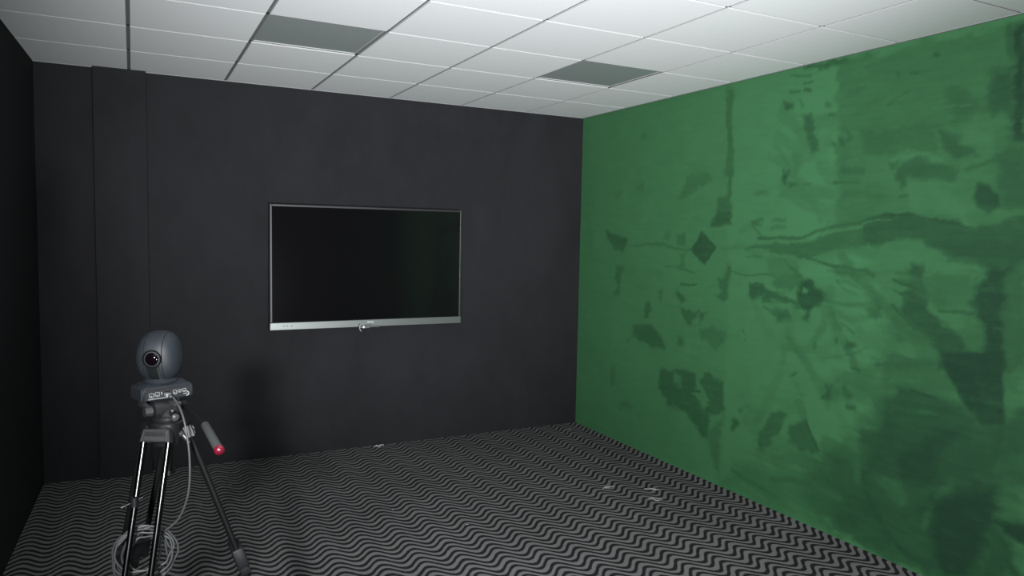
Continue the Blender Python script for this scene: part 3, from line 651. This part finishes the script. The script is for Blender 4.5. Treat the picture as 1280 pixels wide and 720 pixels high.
bm = bmesh.new(); box(bm, (X0-0.003, YF-0.004, Z0), (X1+0.001, YF+0.04, Z0+CH-0.0005), bevel=0.004)
chin = tvobj('bottom_bar', bm, MAT['tv_chin'])
bm = bmesh.new(); box(bm, (X0+fr, YF+0.004, Z0+CH), (X1-fr, YF+0.026, Z1-fr)); tvobj('screen', bm, MAT['screen'])
# small pale wordmark in the middle of the bar (too small to read in the photograph)
bm = bmesh.new()
for k in range(4):
    x = -1.969 + k*0.0125
    box(bm, (x, YF-0.0055, Z0+0.032), (x+0.0028, YF-0.0035, Z0+0.043))
    box(bm, (x, YF-0.0055, Z0+0.0405), (x+0.0095, YF-0.0035, Z0+0.043))
    if k % 2 == 0: box(bm, (x+0.007, YF-0.0055, Z0+0.032), (x+0.0095, YF-0.0035, Z0+0.043))
    box(bm, (x, YF-0.0055, Z0+0.032), (x+0.0095, YF-0.0035, Z0+0.0345))
tvobj('wordmark', bm, MAT['mark'])['label'] = 'tiny pale wordmark'
bm = bmesh.new()
for x in (-2.600, -2.577, -2.545): box(bm, (x, YF-0.0052, Z0+0.028), (x+0.012, YF-0.0035, Z0+0.033))
tvobj('button', bm, MAT['tv_body'])

# small device clipped under the bar
dv = thing('clip_on_device', 'small grey device with a bright dot and curved clip under the display bottom bar', 'device', (-1.965, -0.10, 0.968))
def dobj(name, bm, mat, **k): return obj(name, bm, mat, dv, **k)
bm = bmesh.new(); box(bm, (-0.055, -0.012, -0.010), (0.010, 0.012, 0.010), bevel=0.004); box(bm, (0.010, -0.010, -0.004), (0.090, 0.010, 0.006), bevel=0.003)
box(bm, (-0.02, -0.004, 0.006), (0.03, 0.006, 0.0165))
dobj('housing', bm, plain('device_grey', (0.075, 0.078, 0.082), 0.4))
bm = bmesh.new(); lathe(bm, (-0.040, -0.011, 0.001), (0, -1, 0), [(0, 0.0095), (0.006, 0.009), (0.0085, 0.006), (0.0095, 0)], 20)
dobj('lens', bm, MAT['mark'], smooth=True)['label'] = 'bright round dot'
bm = bmesh.new(); sweep(bm, catmull([(-0.066, -0.014, 0.024), (-0.071, -0.015, 0.008), (-0.072, -0.015, -0.008), (-0.066, -0.015, -0.022), (-0.058, -0.014, -0.030)], 6), 0.0045)
box(bm, (-0.073, -0.014, -0.003), (-0.052, 0.004, 0.003))
dobj('clip', bm, plain('clip_white', (0.22, 0.23, 0.235), 0.4), smooth=True)['label'] = 'pale curved clip'

# ------------------------------------------------------------------ tripod
APEX = Vector((-3.499, -3.473, 1.150))
tp = thing('camera_tripod', 'black twin-tube tripod with fluid head standing on the wavy carpet', 'tripod', (APEX.x, APEX.y, 0))
BASE = Vector((APEX.x, APEX.y, 0))
def tobj(name, bm, mat, parent=None, **k):
    if parent is None: parent = tp
    bmesh.ops.translate(bm, vec=-BASE, verts=bm.verts[:])
    return obj(name, bm, mat, parent, **k)

# shoulder casting and bowl
bm = bmesh.new()
lathe(bm, APEX, (0, 0, 1), [(-0.035, 0.020), (-0.030, 0.034), (0.0, 0.040), (0.012, 0.043), (0.030, 0.043), (0.034, 0.038)], 36)
tobj('shoulder', bm, MAT['tripod_black'], auto=35)
bm = bmesh.new(); cyl(bm, APEX + Vector((0.002, 0, -0.10)), APEX + Vector((0.002, 0, -0.03)), 0.013, 0.016); cyl(bm, APEX + Vector((0.002, 0, -0.112)), APEX + Vector((0.002, 0, -0.10)), 0.019)
tobj('bowl_clamp', bm, MAT['tripod_black'], auto=35)

SPREAD = 0.40
def leg(az, lock_t):
    t_ = math.radians(az); rad = Vector((math.cos(t_), math.sin(t_), 0)); tan = Vector((-math.sin(t_), math.cos(t_), 0))
    top = APEX + rad*0.050 + Vector((0, 0, 0.010)); foot = BASE + rad*(0.050 + SPREAD)
    d = (foot - top); L = d.length; d.normalize(); out = tan.cross(d).normalized()
    if out.dot(rad) < 0: out = -out
    T = Matrix((tan, d, out)).transposed().to_4x4(); T.translation = top
    root_bm = bmesh.new()
    # two parallel upper tubes
    for s in (-1, 1): cyl(root_bm, top + tan*s*0.0325 + d*0.022, top + tan*s*0.0325 + d*(L*lock_t), 0.0078, seg=20)
    root = tobj('leg', root_bm, MAT['tripod_tube'], auto=40)
    # bracket: trapezoid hinge block with a slot
    bm = bmesh.new()
    prism(bm, [T @ Vector((-0.034, -0.012, -0.012)), T @ Vector((0.034, -0.012, -0.012)), T @ Vector((0.040, 0.022, -0.012)), T @ Vector((-0.040, 0.022, -0.012))], (T.to_3x3() @ Vector((0, 0, 0.024))))
    box(bm, (-0.028, -0.006, 0.012), (0.028, -0.002, 0.016), T, bevel=0.001, seg=1)
    box(bm, (-0.028, 0.006, 0.012), (0.028, 0.019, 0.0155), T, bevel=0.001, seg=1)
    bmesh.ops.bevel(bm, geom=bm.edges[:12], offset=0.002, segments=1, affect='EDGES')
    tobj('hinge_bracket', bm, MAT['tripod_cast'], root)
    bm = bmesh.new(); box(bm, (-0.026, -0.0015, 0.0125), (0.026, 0.0055, 0.0165), T); tobj('slot', bm, MAT['tripod_black'], root)
    # middle stage: darker tubes inside / behind, then the lock and the lower single tube
    bm = bmesh.new(); lt = L*lock_t
    box(bm, (-0.044, lt - 0.030, -0.016), (0.044, lt + 0.030, 0.016), T, bevel=0.006)
    box(bm, (-0.020, lt + 0.026, -0.015), (0.020, lt + 0.065, 0.015), T, bevel=0.006)
    cyl(bm, T @ Vector((0.040, lt - 0.005, 0)), T @ Vector((0.058, lt - 0.005, 0)), 0.010, 0.011)
    tobj('leg_lock', bm, MAT['shell_dark'], root, auto=40)
    bm = bmesh.new(); cyl(bm, T @ Vector((0, lt - 0.02, -0.002)), T @ Vector((0, L - 0.035, 0)), 0.0105, seg=20)
    tobj('inner_tube', bm, MAT['tube_black'], root, auto=40)
    bm = bmesh.new(); lathe(bm, foot + Vector((0, 0, 0.0)), (0, 0, 1), [(0.0, 0.022), (0.010, 0.024), (0.026, 0.017), (0.045, 0.012)], 24)
    tobj('rubber_foot', bm, MAT['black_plastic'], root, auto=40)
    return root, T, L
legA, TA_, LA = leg(243, 0.47)
legB, TB_, LB = leg(3, 0.33)
legC, TC_, LC = leg(118, 0.33)
for l_ in (legB,):      # edge-on leg: shaded copy of the tube finish, shade put into the colour
    l_.data.materials[0] = MAT['tube_black']
legC.data.materials[0] = MAT['tube_black']  # far leg likewise, its shade carried by the darker tube colour
for l_ in (legB, legC):
    for c_ in l_.children:
        if c_.name.startswith('hinge_bracket'): c_.data.materials[0] = MAT['tripod_black']  # brackets darkened in colour to hold down their highlight
# little clamp lever on the front leg
bm = bmesh.new()
pl = TA_ @ Vector((-0.0325, 0.172, 0.006))
cyl(bm, pl + Vector((-0.024, -0.004, -0.008)), pl + Vector((0.020, 0.004, 0.008)), 0.0030, seg=10)
cyl(bm, pl + Vector((-0.030, -0.004, -0.010)), pl + Vector((-0.023, -0.004, -0.0075)), 0.005, seg=10)
cyl(bm, pl + Vector((0, 0, -0.012)), pl + Vector((0, 0, 0.012)), 0.0105, seg=16)
tobj('clamp_lever', bm, MAT['tripod_black'], auto=40)

# fluid head
E1 = Vector((math.cos(math.radians(19.3)), math.sin(math.radians(19.3)), 0))      # along the camera's port panel
E2 = Vector((-E1.y, E1.x, 0))                                                       # away from the viewer
HC = APEX + Vector((-0.004, 0.004, 0.060))
bm = bmesh.new(); lathe(bm, APEX + Vector((0, 0, 0.034)), (0, 0, 1), [(0, 0.036), (0.004, 0.038), (0.012, 0.038), (0.016, 0.030), (0.020, 0.028)], 32)
tobj('pan_base', bm, MAT['tripod_black'], auto=35)
bm = bmesh.new(); ax = E1
lathe(bm, HC - ax*0.034 + Vector((0, 0, 0.004)), ax, [(0, 0.020), (0.003, 0.027), (0.065, 0.027), (0.068, 0.020)], 32)
lathe(bm, HC + Vector((0.004, -0.018, -0.010)), (-0.05, -1, -0.3), [(0, 0.022), (0.010, 0.020), (0.018, 0.013), (0.021, 0)], 24)
tobj('tilt_body', bm, MAT['tripod_black'], auto=35)
bm = bmesh.new(); cyl(bm, HC - ax*0.052 + Vector((0, 0, 0.004)), HC - ax*0.034 + Vector((0, 0, 0.004)), 0.013, 0.015); cyl(bm, HC - ax*0.036 + Vector((0, 0, 0.014)), HC - ax*0.053 + Vector((0, -0.004, 0.027)), 0.005, 0.006)
tobj('tilt_knob', bm, MAT['tripod_cast'], auto=35)
bm = bmesh.new(); kp = HC + E1*0.012 - E2*0.040 + Vector((0, 0, -0.012))
lathe(bm, kp, -E2 + Vector((0, 0, -0.2)), [(0, 0.010), (0.006, 0.010), (0.008, 0.007), (0.009, 0)], 18)
lathe(bm, HC + E1*0.026 - E2*0.022 + Vector((0, 0, 0.020)), -E2, [(0, 0.007), (0.010, 0.007), (0.013, 0.004), (0.0135, 0)], 16)
lathe(bm, HC + E1*0.005 - E2*0.036 + Vector((0, 0, 0.006)), -E2, [(0, 0.004), (0.008, 0.004), (0.010, 0)], 12)
tobj('bubble_level', bm, plain('level_grey', (0.05, 0.052, 0.054), 0.25, metal=0.4), auto=35)
bm = bmesh.new(); bp_ = APEX + E1*0.040 + Vector((0, -0.030, -0.002))
cyl(bm, bp_, bp_ + Vector((0.018, -0.012, -0.024)), 0.0075, 0.006); lathe(bm, bp_, (-0.4, -0.7, 0.5), [(-0.004, 0.009), (0.006, 0.010), (0.010, 0.006), (0.011, 0)], 16)
tobj('pan_knob', bm, MAT['tripod_cast'], auto=35)
# sliding plate that carries the video camera
def loc_T(origin):
    T = Matrix((E1, E2, Vector((0, 0, 1)))).transposed().to_4x4(); T.translation = origin; return T
PZ = 1.241                                   # underside of the video camera
CB = Vector((-3.4935, -3.467, PZ)) + E2*0.000
TCB = loc_T(CB)
bm = bmesh.new()
box(bm, (-0.028, -0.004, -0.018), (0.030, 0.105, -0.0005), TCB, bevel=0.003)
box(bm, (-0.046, 0.010, -0.030), (0.040, 0.090, -0.017), TCB, bevel=0.003)
tobj('quick_release_plate', bm, MAT['tripod_cast'])
bm = bmesh.new(); box(bm, (-0.030, 0.02, -0.050), (0.030, 0.07, -0.028), TCB, bevel=0.004); tobj('plate_mount', bm, MAT['tripod_black'])
# pan handle
h0 = HC + E1*0.040 + Vector((0, 0, 0.010)); g0 = Vector((-3.412, -3.625, 1.196)); g1 = Vector((-3.388, -3.700, 1.152))
bm = bmesh.new(); cyl(bm, h0 - E1*0.008, h0 + E1*0.016, 0.014); cyl(bm, h0 + E1*0.008, g0, 0.0058, seg=16)
ph_ = tobj('pan_handle', bm, MAT['tube_black'], auto=40)
bm = bmesh.new(); gd = (g1 - g0).normalized(); gl = (g1 - g0).length
lathe(bm, g0 - gd*0.008, gd, [(0, 0.009), (0.003, 0.0105), (gl*0.5, 0.0110), (gl + 0.002, 0.0115), (gl + 0.006, 0.010)], 24)
tobj('grip', bm, MAT['grip'], ph_, auto=40)
bm = bmesh.new(); lathe(bm, g0 + gd*(gl - 0.004), gd, [(0, 0.0125), (0.009, 0.0130), (0.014, 0.010), (0.016, 0.0)], 24)
tobj('end_cap', bm, MAT['red'], ph_, auto=50)['label'] = 'red end cap'

# ------------------------------------------------------------------ video camera on the tripod
vc = thing('robotic_video_camera', 'blue-grey dome-headed video camera with a port panel, mounted on the tripod', 'video camera', CB)
def vobj(name, bm, mat, parent=None, **k):
    bmesh.ops.translate(bm, vec=-CB, verts=bm.verts[:]); return obj(name, bm, mat, parent or vc, **k)
# base: port panel on the viewer's side, body flaring up to the turntable
W = 0.068
def rr(hw, y0, y1, z, ch):   # chamfered rectangle ring in the base's frame
    return [TCB @ Vector(p) for p in ((-hw+ch, y0, z), (hw-ch, y0, z), (hw, y0+ch, z), (hw, y1-ch, z), (hw-ch, y1, z), (-hw+ch, y1, z), (-hw, y1-ch, z), (-hw, y0+ch, z))]
bm = bmesh.new()
rings = [rr(W-0.001, 0.001, 0.079, 0.0, 0.004), rr(W, 0.0, 0.080, 0.002, 0.004), rr(W, 0.0, 0.080, 0.030, 0.004), rr(W-0.004, 0.002, 0.078, 0.036, 0.006), rr(W-0.012, 0.008, 0.076, 0.0405, 0.012), rr(0.054, 0.012, 0.074, 0.044, 0.018)]
vr = [[bm.verts.new(p) for p in r_] for r_ in rings]
for A_, B_ in zip(vr, vr[1:]):
    for i in range(8): bm.faces.new((A_[i], A_[(i+1) % 8], B_[(i+1) % 8], B_[i]))
bm.faces.new(vr[0][::-1]); bm.faces.new(vr[-1])
vobj('base', bm, MAT['shell'], auto=30)
bm = bmesh.new()
prism(bm, [TCB @ Vector(p) for p in ((-0.058, -0.0012, 0.003), (0.058, -0.0012, 0.003), (0.060, -0.0012, 0.022), (0.054, -0.0012, 0.0300), (-0.054, -0.0012, 0.0300), (-0.060, -0.0012, 0.022))], (E2*0.002))
pn = vobj('port_panel', bm, MAT['panel'])
# raised rim of the panel
bm = bmesh.new()
path = [TCB @ Vector(p) for p in ((-0.064, -0.001, 0.002), (-0.064, -0.001, 0.024), (-0.056, -0.001, 0.0325), (0.056, -0.001, 0.0325), (0.064, -0.001, 0.024), (0.064, -0.001, 0.002))]
sweep(bm, path, 0.0022, 8); vobj('panel_rim', bm, MAT['shell'], pn, smooth=True)
def port(x, z, w, h, inner=True, mat='metal'):
    bm = bmesh.new(); t_ = 0.0016
    if inner:
        for lo_, hi_ in (((x, -0.004, z), (x+w, -0.001, z+t_)), ((x, -0.004, z+h-t_), (x+w, -0.001, z+h)), ((x, -0.004, z), (x+t_, -0.001, z+h)), ((x+w-t_, -0.004, z), (x+w, -0.001, z+h))):
            box(bm, lo_, hi_, TCB)
        box(bm, (x+w*0.35, -0.0025, z+t_), (x+w*0.65, -0.001, z+h*0.45), TCB)
    else: box(bm, (x, -0.004, z), (x+w, -0.001, z+h), TCB, bevel=0.0008, seg=1)
    return vobj('port', bm, MAT[mat], pn)
port(-0.0500, 0.009, 0.0125, 0.0125); port(-0.0350, 0.010, 0.0125, 0.0125); port(-0.0185, 0.013, 0.003, 0.009, False)
port(0.0125, 0.010, 0.010, 0.013); port(0.0255, 0.014, 0.009, 0.009); port(0.0375, 0.014, 0.010, 0.010); port(0.0400, 0.0075, 0.012, 0.003, False)
bm = bmesh.new(); box(bm, (-0.052, -0.0035, 0.0035), (0.000, -0.001, 0.0062), TCB, bevel=0.0006, seg=1); vobj('label_strip', bm, MAT['metal'], pn)
# strap hook at the right end of the panel
bm = bmesh.new(); sweep(bm, catmull([TCB @ Vector(p) for p in ((0.048, -0.003, 0.016), (0.054, -0.005, 0.011), (0.053, -0.005, 0.006), (0.048, -0.004, 0.0025))], 6), 0.0013, 8)
vobj('wire_clip', bm, MAT['metal'], pn, smooth=True)
# turntable
HCN = TCB @ Vector((-0.002, 0.043, 0.1115))
HCN.x += 0.000
bm = bmesh.new(); lathe(bm, Vector((HCN.x, HCN.y, PZ + 0.040)), (0, 0, 1), [(0, 0.040), (0.003, 0.043), (0.006, 0.044), (0.014, 0.036)], 40)
vobj('turntable', bm, MAT['shell'], auto=35)
# head: rounded barrel split by two grooves into the lens drum and its two side arms
LD = Vector((-math.sin(math.radians(24)), -math.cos(math.radians(24)), 0)); AX = Vector((-LD.y, LD.x, 0))
if AX.x < 0: AX = -AX
SA, SL, SZ = 0.0575, 0.0560, 0.0700
def head_pt(u, v, k=1.0):
    # u: position along the side axis -1..1, v: angle round it
    rad = max(0.0, 1 - abs(u)**2.7)**(1/2.3)
    c_, s_ = math.cos(v), math.sin(v)
    e = 2.25
    n_ = (abs(c_)**e + abs(s_)**e)**(-1/e)
    z = s_*n_*rad*SZ*k
    if z < 0: z *= 0.97
    y = c_*n_*rad*SL*k
    # slimmer towards the crown on the arms
    return HCN + AX*(u*SA*(1 - 0.06*max(0, z/SZ))) + LD*y + Vector((0, 0, z))
def shell(u0, u1, nu, k0=1.0, inset=None):
    bm = bmesh.new(); nv = 64; rings = []
    us = [u0 + (u1-u0)*i/nu for i in range(nu+1)]
    ks = [1.0]*len(us)
    # tuck the cut edges in a little, which makes the groove
    seq = []
    if abs(u0) < 0.95: seq.append((u0, 0.93)); seq.append((u0, 0.988))
    seq += [(u0 + (u1-u0)*0.02, 1.0)] + [(u, 1.0) for u in us[1:-1]] + [(u0 + (u1-u0)*0.98, 1.0)]
    if abs(u1) < 0.95: seq.append((u1, 0.988)); seq.append((u1, 0.93))
    if abs(u0) >= 0.95: seq = [(math.copysign(0.9995, u0), 1.0)] + [(math.copysign(x, u0), 1.0) for x in (0.995, 0.98, 0.96)] + seq[1:]
    if abs(u1) >= 0.95: seq = seq[:-1] + [(math.copysign(x, u1), 1.0) for x in (0.96, 0.98, 0.995)] + [(math.copysign(0.9995, u1), 1.0)]
    for u, k in seq: rings.append([bm.verts.new(head_pt(u, 2*PI*j/nv, k)) for j in range(nv)])
    for A_, B_ in zip(rings, rings[1:]):
        for j in range(nv): bm.faces.new((A_[j], A_[(j+1) % nv], B_[(j+1) % nv], B_[j]))
    bm.faces.new(rings[0][::-1]); bm.faces.new(rings[-1])
    return bm
drum = vobj('lens_drum', shell(-0.42, 0.42, 14), MAT['shell'], auto=40)
vobj('side_arm', shell(0.44, 0.96, 16), MAT['shell'], auto=40)
vobj('side_arm', shell(-0.96, -0.44, 16), MAT['shell'], auto=40)
# lens assembly on the drum
lc = HCN + LD*(SL - 0.0045) + Vector((0, 0, 0.000))
bm = bmesh.new(); lathe(bm, lc, LD, [(-0.008, 0.0250), (0.0050, 0.0250), (0.0070, 0.0238), (0.0070, 0.0222), (0.001, 0.0200), (-0.001, 0.0185)], 40)
lens_r = vobj('lens_ring', bm, MAT['lens_ring'], drum, auto=35)
bm = bmesh.new(); lathe(bm, lc + LD*0.0005, LD, [(0, 0.0195), (0.003, 0.0175), (0.006, 0.0125), (0.0078, 0.006), (0.0082, 0)], 32)
vobj('lens_glass', bm, MAT['lens'], drum, smooth=True)
# dark window that runs below the lens
bm = bmesh.new()
for k in range(14):
    pass
nv = 14; grid_ = []
for i in range(7):
    row = []
    for j in range(nv):
        u = -0.32 + 0.64*i/6; v = math.radians(-62 + 44*j/(nv-1))
        row.append(bm.verts.new(head_pt(u*(1 - 0.25*(1-j/(nv-1))), v, 1.003)))
    grid_.append(row)
for i in range(6):
    for j in range(nv-1): bm.faces.new((grid_[i][j], grid_[i+1][j], grid_[i+1][j+1], grid_[i][j+1]))
bmesh.ops.solidify(bm, geom=bm.faces[:], thickness=0.002)
vobj('lower_window', bm, plain('ptz_window', (0.009, 0.0125, 0.0125), 0.35, spec=0.3), drum, smooth=True)

# ------------------------------------------------------------------ cable: from the ports down to a hank hung on the tripod leg
bm = bmesh.new()
cc = Vector((-3.558, -3.548, 0.858)); ca = Vector((0.89, -0.455, 0)); cb = Vector((0.02, 0.12, 0.99)).normalized()
# tilt the hank so it threads behind the right-hand tube and in front of the left-hand one
na = (ca + Vector((0.10, 0.42, 0))).normalized()
pts = [TCB @ Vector(p) for p in ((-0.004, -0.004, 0.013), (-0.003, -0.018, 0.014), (0.004, -0.032, 0.004))]
pts += [Vector((-3.466, -3.530, 1.222)), Vector((-3.456, -3.556, 1.180)), Vector((-3.448, -3.570, 1.100)), Vector((-3.452, -3.572, 1.010)), Vector((-3.475, -3.560, 0.940))]
loops = []
rng = random.Random(3)
turns = 6
n = turns*18
for i in range(n):
    th = math.radians(40) - 2*PI*i/18
    t_ = i/18
    r_ = 0.061 + 0.015*math.sin(t_*2.3) + 0.004*rng.uniform(-1, 1)
    off = Vector((0.010*math.sin(t_*1.7), 0, 0.010*math.cos(t_*2.9) - 0.004))
    nrm = na.cross(cb)
    loops.append(cc + off + na*(r_*math.cos(th)) + cb*(r_*1.0*math.sin(th)) + nrm*(0.010*math.sin(t_*3.1 + 0.5)))
sweep(bm, catmull(pts + loops, 5), 0.0030, 8)
cab = obj('camera_cable', bm, MAT['cable'], None, smooth=True)
tag(cab, 'thin grey cable from the video camera ports to a coiled hank on the tripod leg', 'cable')
# plug at the port
bm = bmesh.new(); box(bm, (-0.012, -0.022, 0.009), (0.001, -0.0035, 0.019), TCB, bevel=0.002); o = obj('plug', bm, MAT['metal'], cab); o['label'] = 'shiny metal plug'
bm = bmesh.new(); cyl(bm, TCB @ Vector((-0.0045, -0.020, 0.0135)), TCB @ Vector((-0.0025, -0.030, 0.009)), 0.0045, 0.0036, seg=12); obj('strain_relief', bm, MAT['cable'], cab, smooth=True)

# ------------------------------------------------------------------ litter on the carpet
def scrap(name, x, y, w, l, rz, label, cat, mat='paper', curl=0.006, seed=0):
    r = random.Random(seed); bm = bmesh.new(); nx, ny = 5, 4; g = []
    for i in range(nx):
        g.append([bm.verts.new(((i/(nx-1)-0.5)*w*(1+0.25*r.uniform(-1, 1)), (j/(ny-1)-0.5)*l*(1+0.3*r.uniform(-1, 1)), 0.002 + curl*r.random())) for j in range(ny)])
    for i in range(nx-1):
        for j in range(ny-1): bm.faces.new((g[i][j], g[i+1][j], g[i+1][j+1], g[i][j+1]))
    bmesh.ops.solidify(bm, geom=bm.faces[:], thickness=-0.0012)
    zmin = min(v.co.z for v in bm.verts); bmesh.ops.translate(bm, vec=(0, 0, -zmin), verts=bm.verts[:])
    o = obj(name, bm, MAT[mat]); o.location = (x, y, 0.0); o.rotation_euler = (0, 0, rz)
    return tag(o, label, cat)
scrap('paper_scrap', -1.862, -0.045, 0.075, 0.030, 0.1, 'largest crumpled pale scrap lying against the black wall below the display', 'litter', curl=0.022, seed=1)
scrap('paper_scrap', -0.195, -0.191, 0.060, 0.022, 0.2, 'flat pale scrap on the carpet in the corner by the green wall', 'litter', mat='lint', curl=0.003, seed=2)
SPECKS = [(-2.174, -1.374, 'white speck on the carpet below the display, left of the two central ones'),
          (-1.854, -1.780, 'white speck on the carpet, nearest to the front centre of the picture'),
          (-0.877, -2.084, 'white speck on the carpet between the display and the green wall, right of centre'),
          (-3.017, -0.510, 'white speck on the carpet right of the tripod in front of the black wall')]
for k, (x, y, lb) in enumerate(SPECKS): scrap('paper_speck', x, y, 0.011, 0.013, k, lb, 'litter', curl=0.004, seed=5+k)['group'] = 'white specks on the carpet'
FIB = [(-0.731, -1.589, 0.3, 'pale fibre scuff on the carpet, furthest from the green wall of the three'),
       (-0.475, -1.736, -0.5, 'pale curled fibre scuff on the carpet, the middle of the three by the green wall'),
       (-0.560, -1.900, -0.9, 'pale curled fibre scuff on the carpet, nearest to the viewer of the three')]
for k, (x, y, rz, lb) in enumerate(FIB):
    r = random.Random(20+k); bm = bmesh.new()
    for q_ in range(3):
        a0 = r.uniform(0, 6.28); cx_, cy_ = r.uniform(-0.03, 0.03), r.uniform(-0.02, 0.02)
        sweep(bm, catmull([(cx_-0.035, cy_, 0.003), (cx_-0.01, cy_+0.012*math.cos(a0), 0.005), (cx_+0.015, cy_-0.010, 0.004), (cx_+0.04, cy_+0.008*math.sin(a0), 0.003)], 5), 0.0022, 6)
    zmin = min(v.co.z for v in bm.verts); bmesh.ops.translate(bm, vec=(0, 0, -zmin), verts=bm.verts[:])
    o = obj('carpet_fibre', bm, MAT['lint'], smooth=True); o.location = (x, y, 0); o.rotation_euler = (0, 0, rz)
    tag(o, lb, 'litter', 'pale fibres pulled out of the carpet near the green wall')
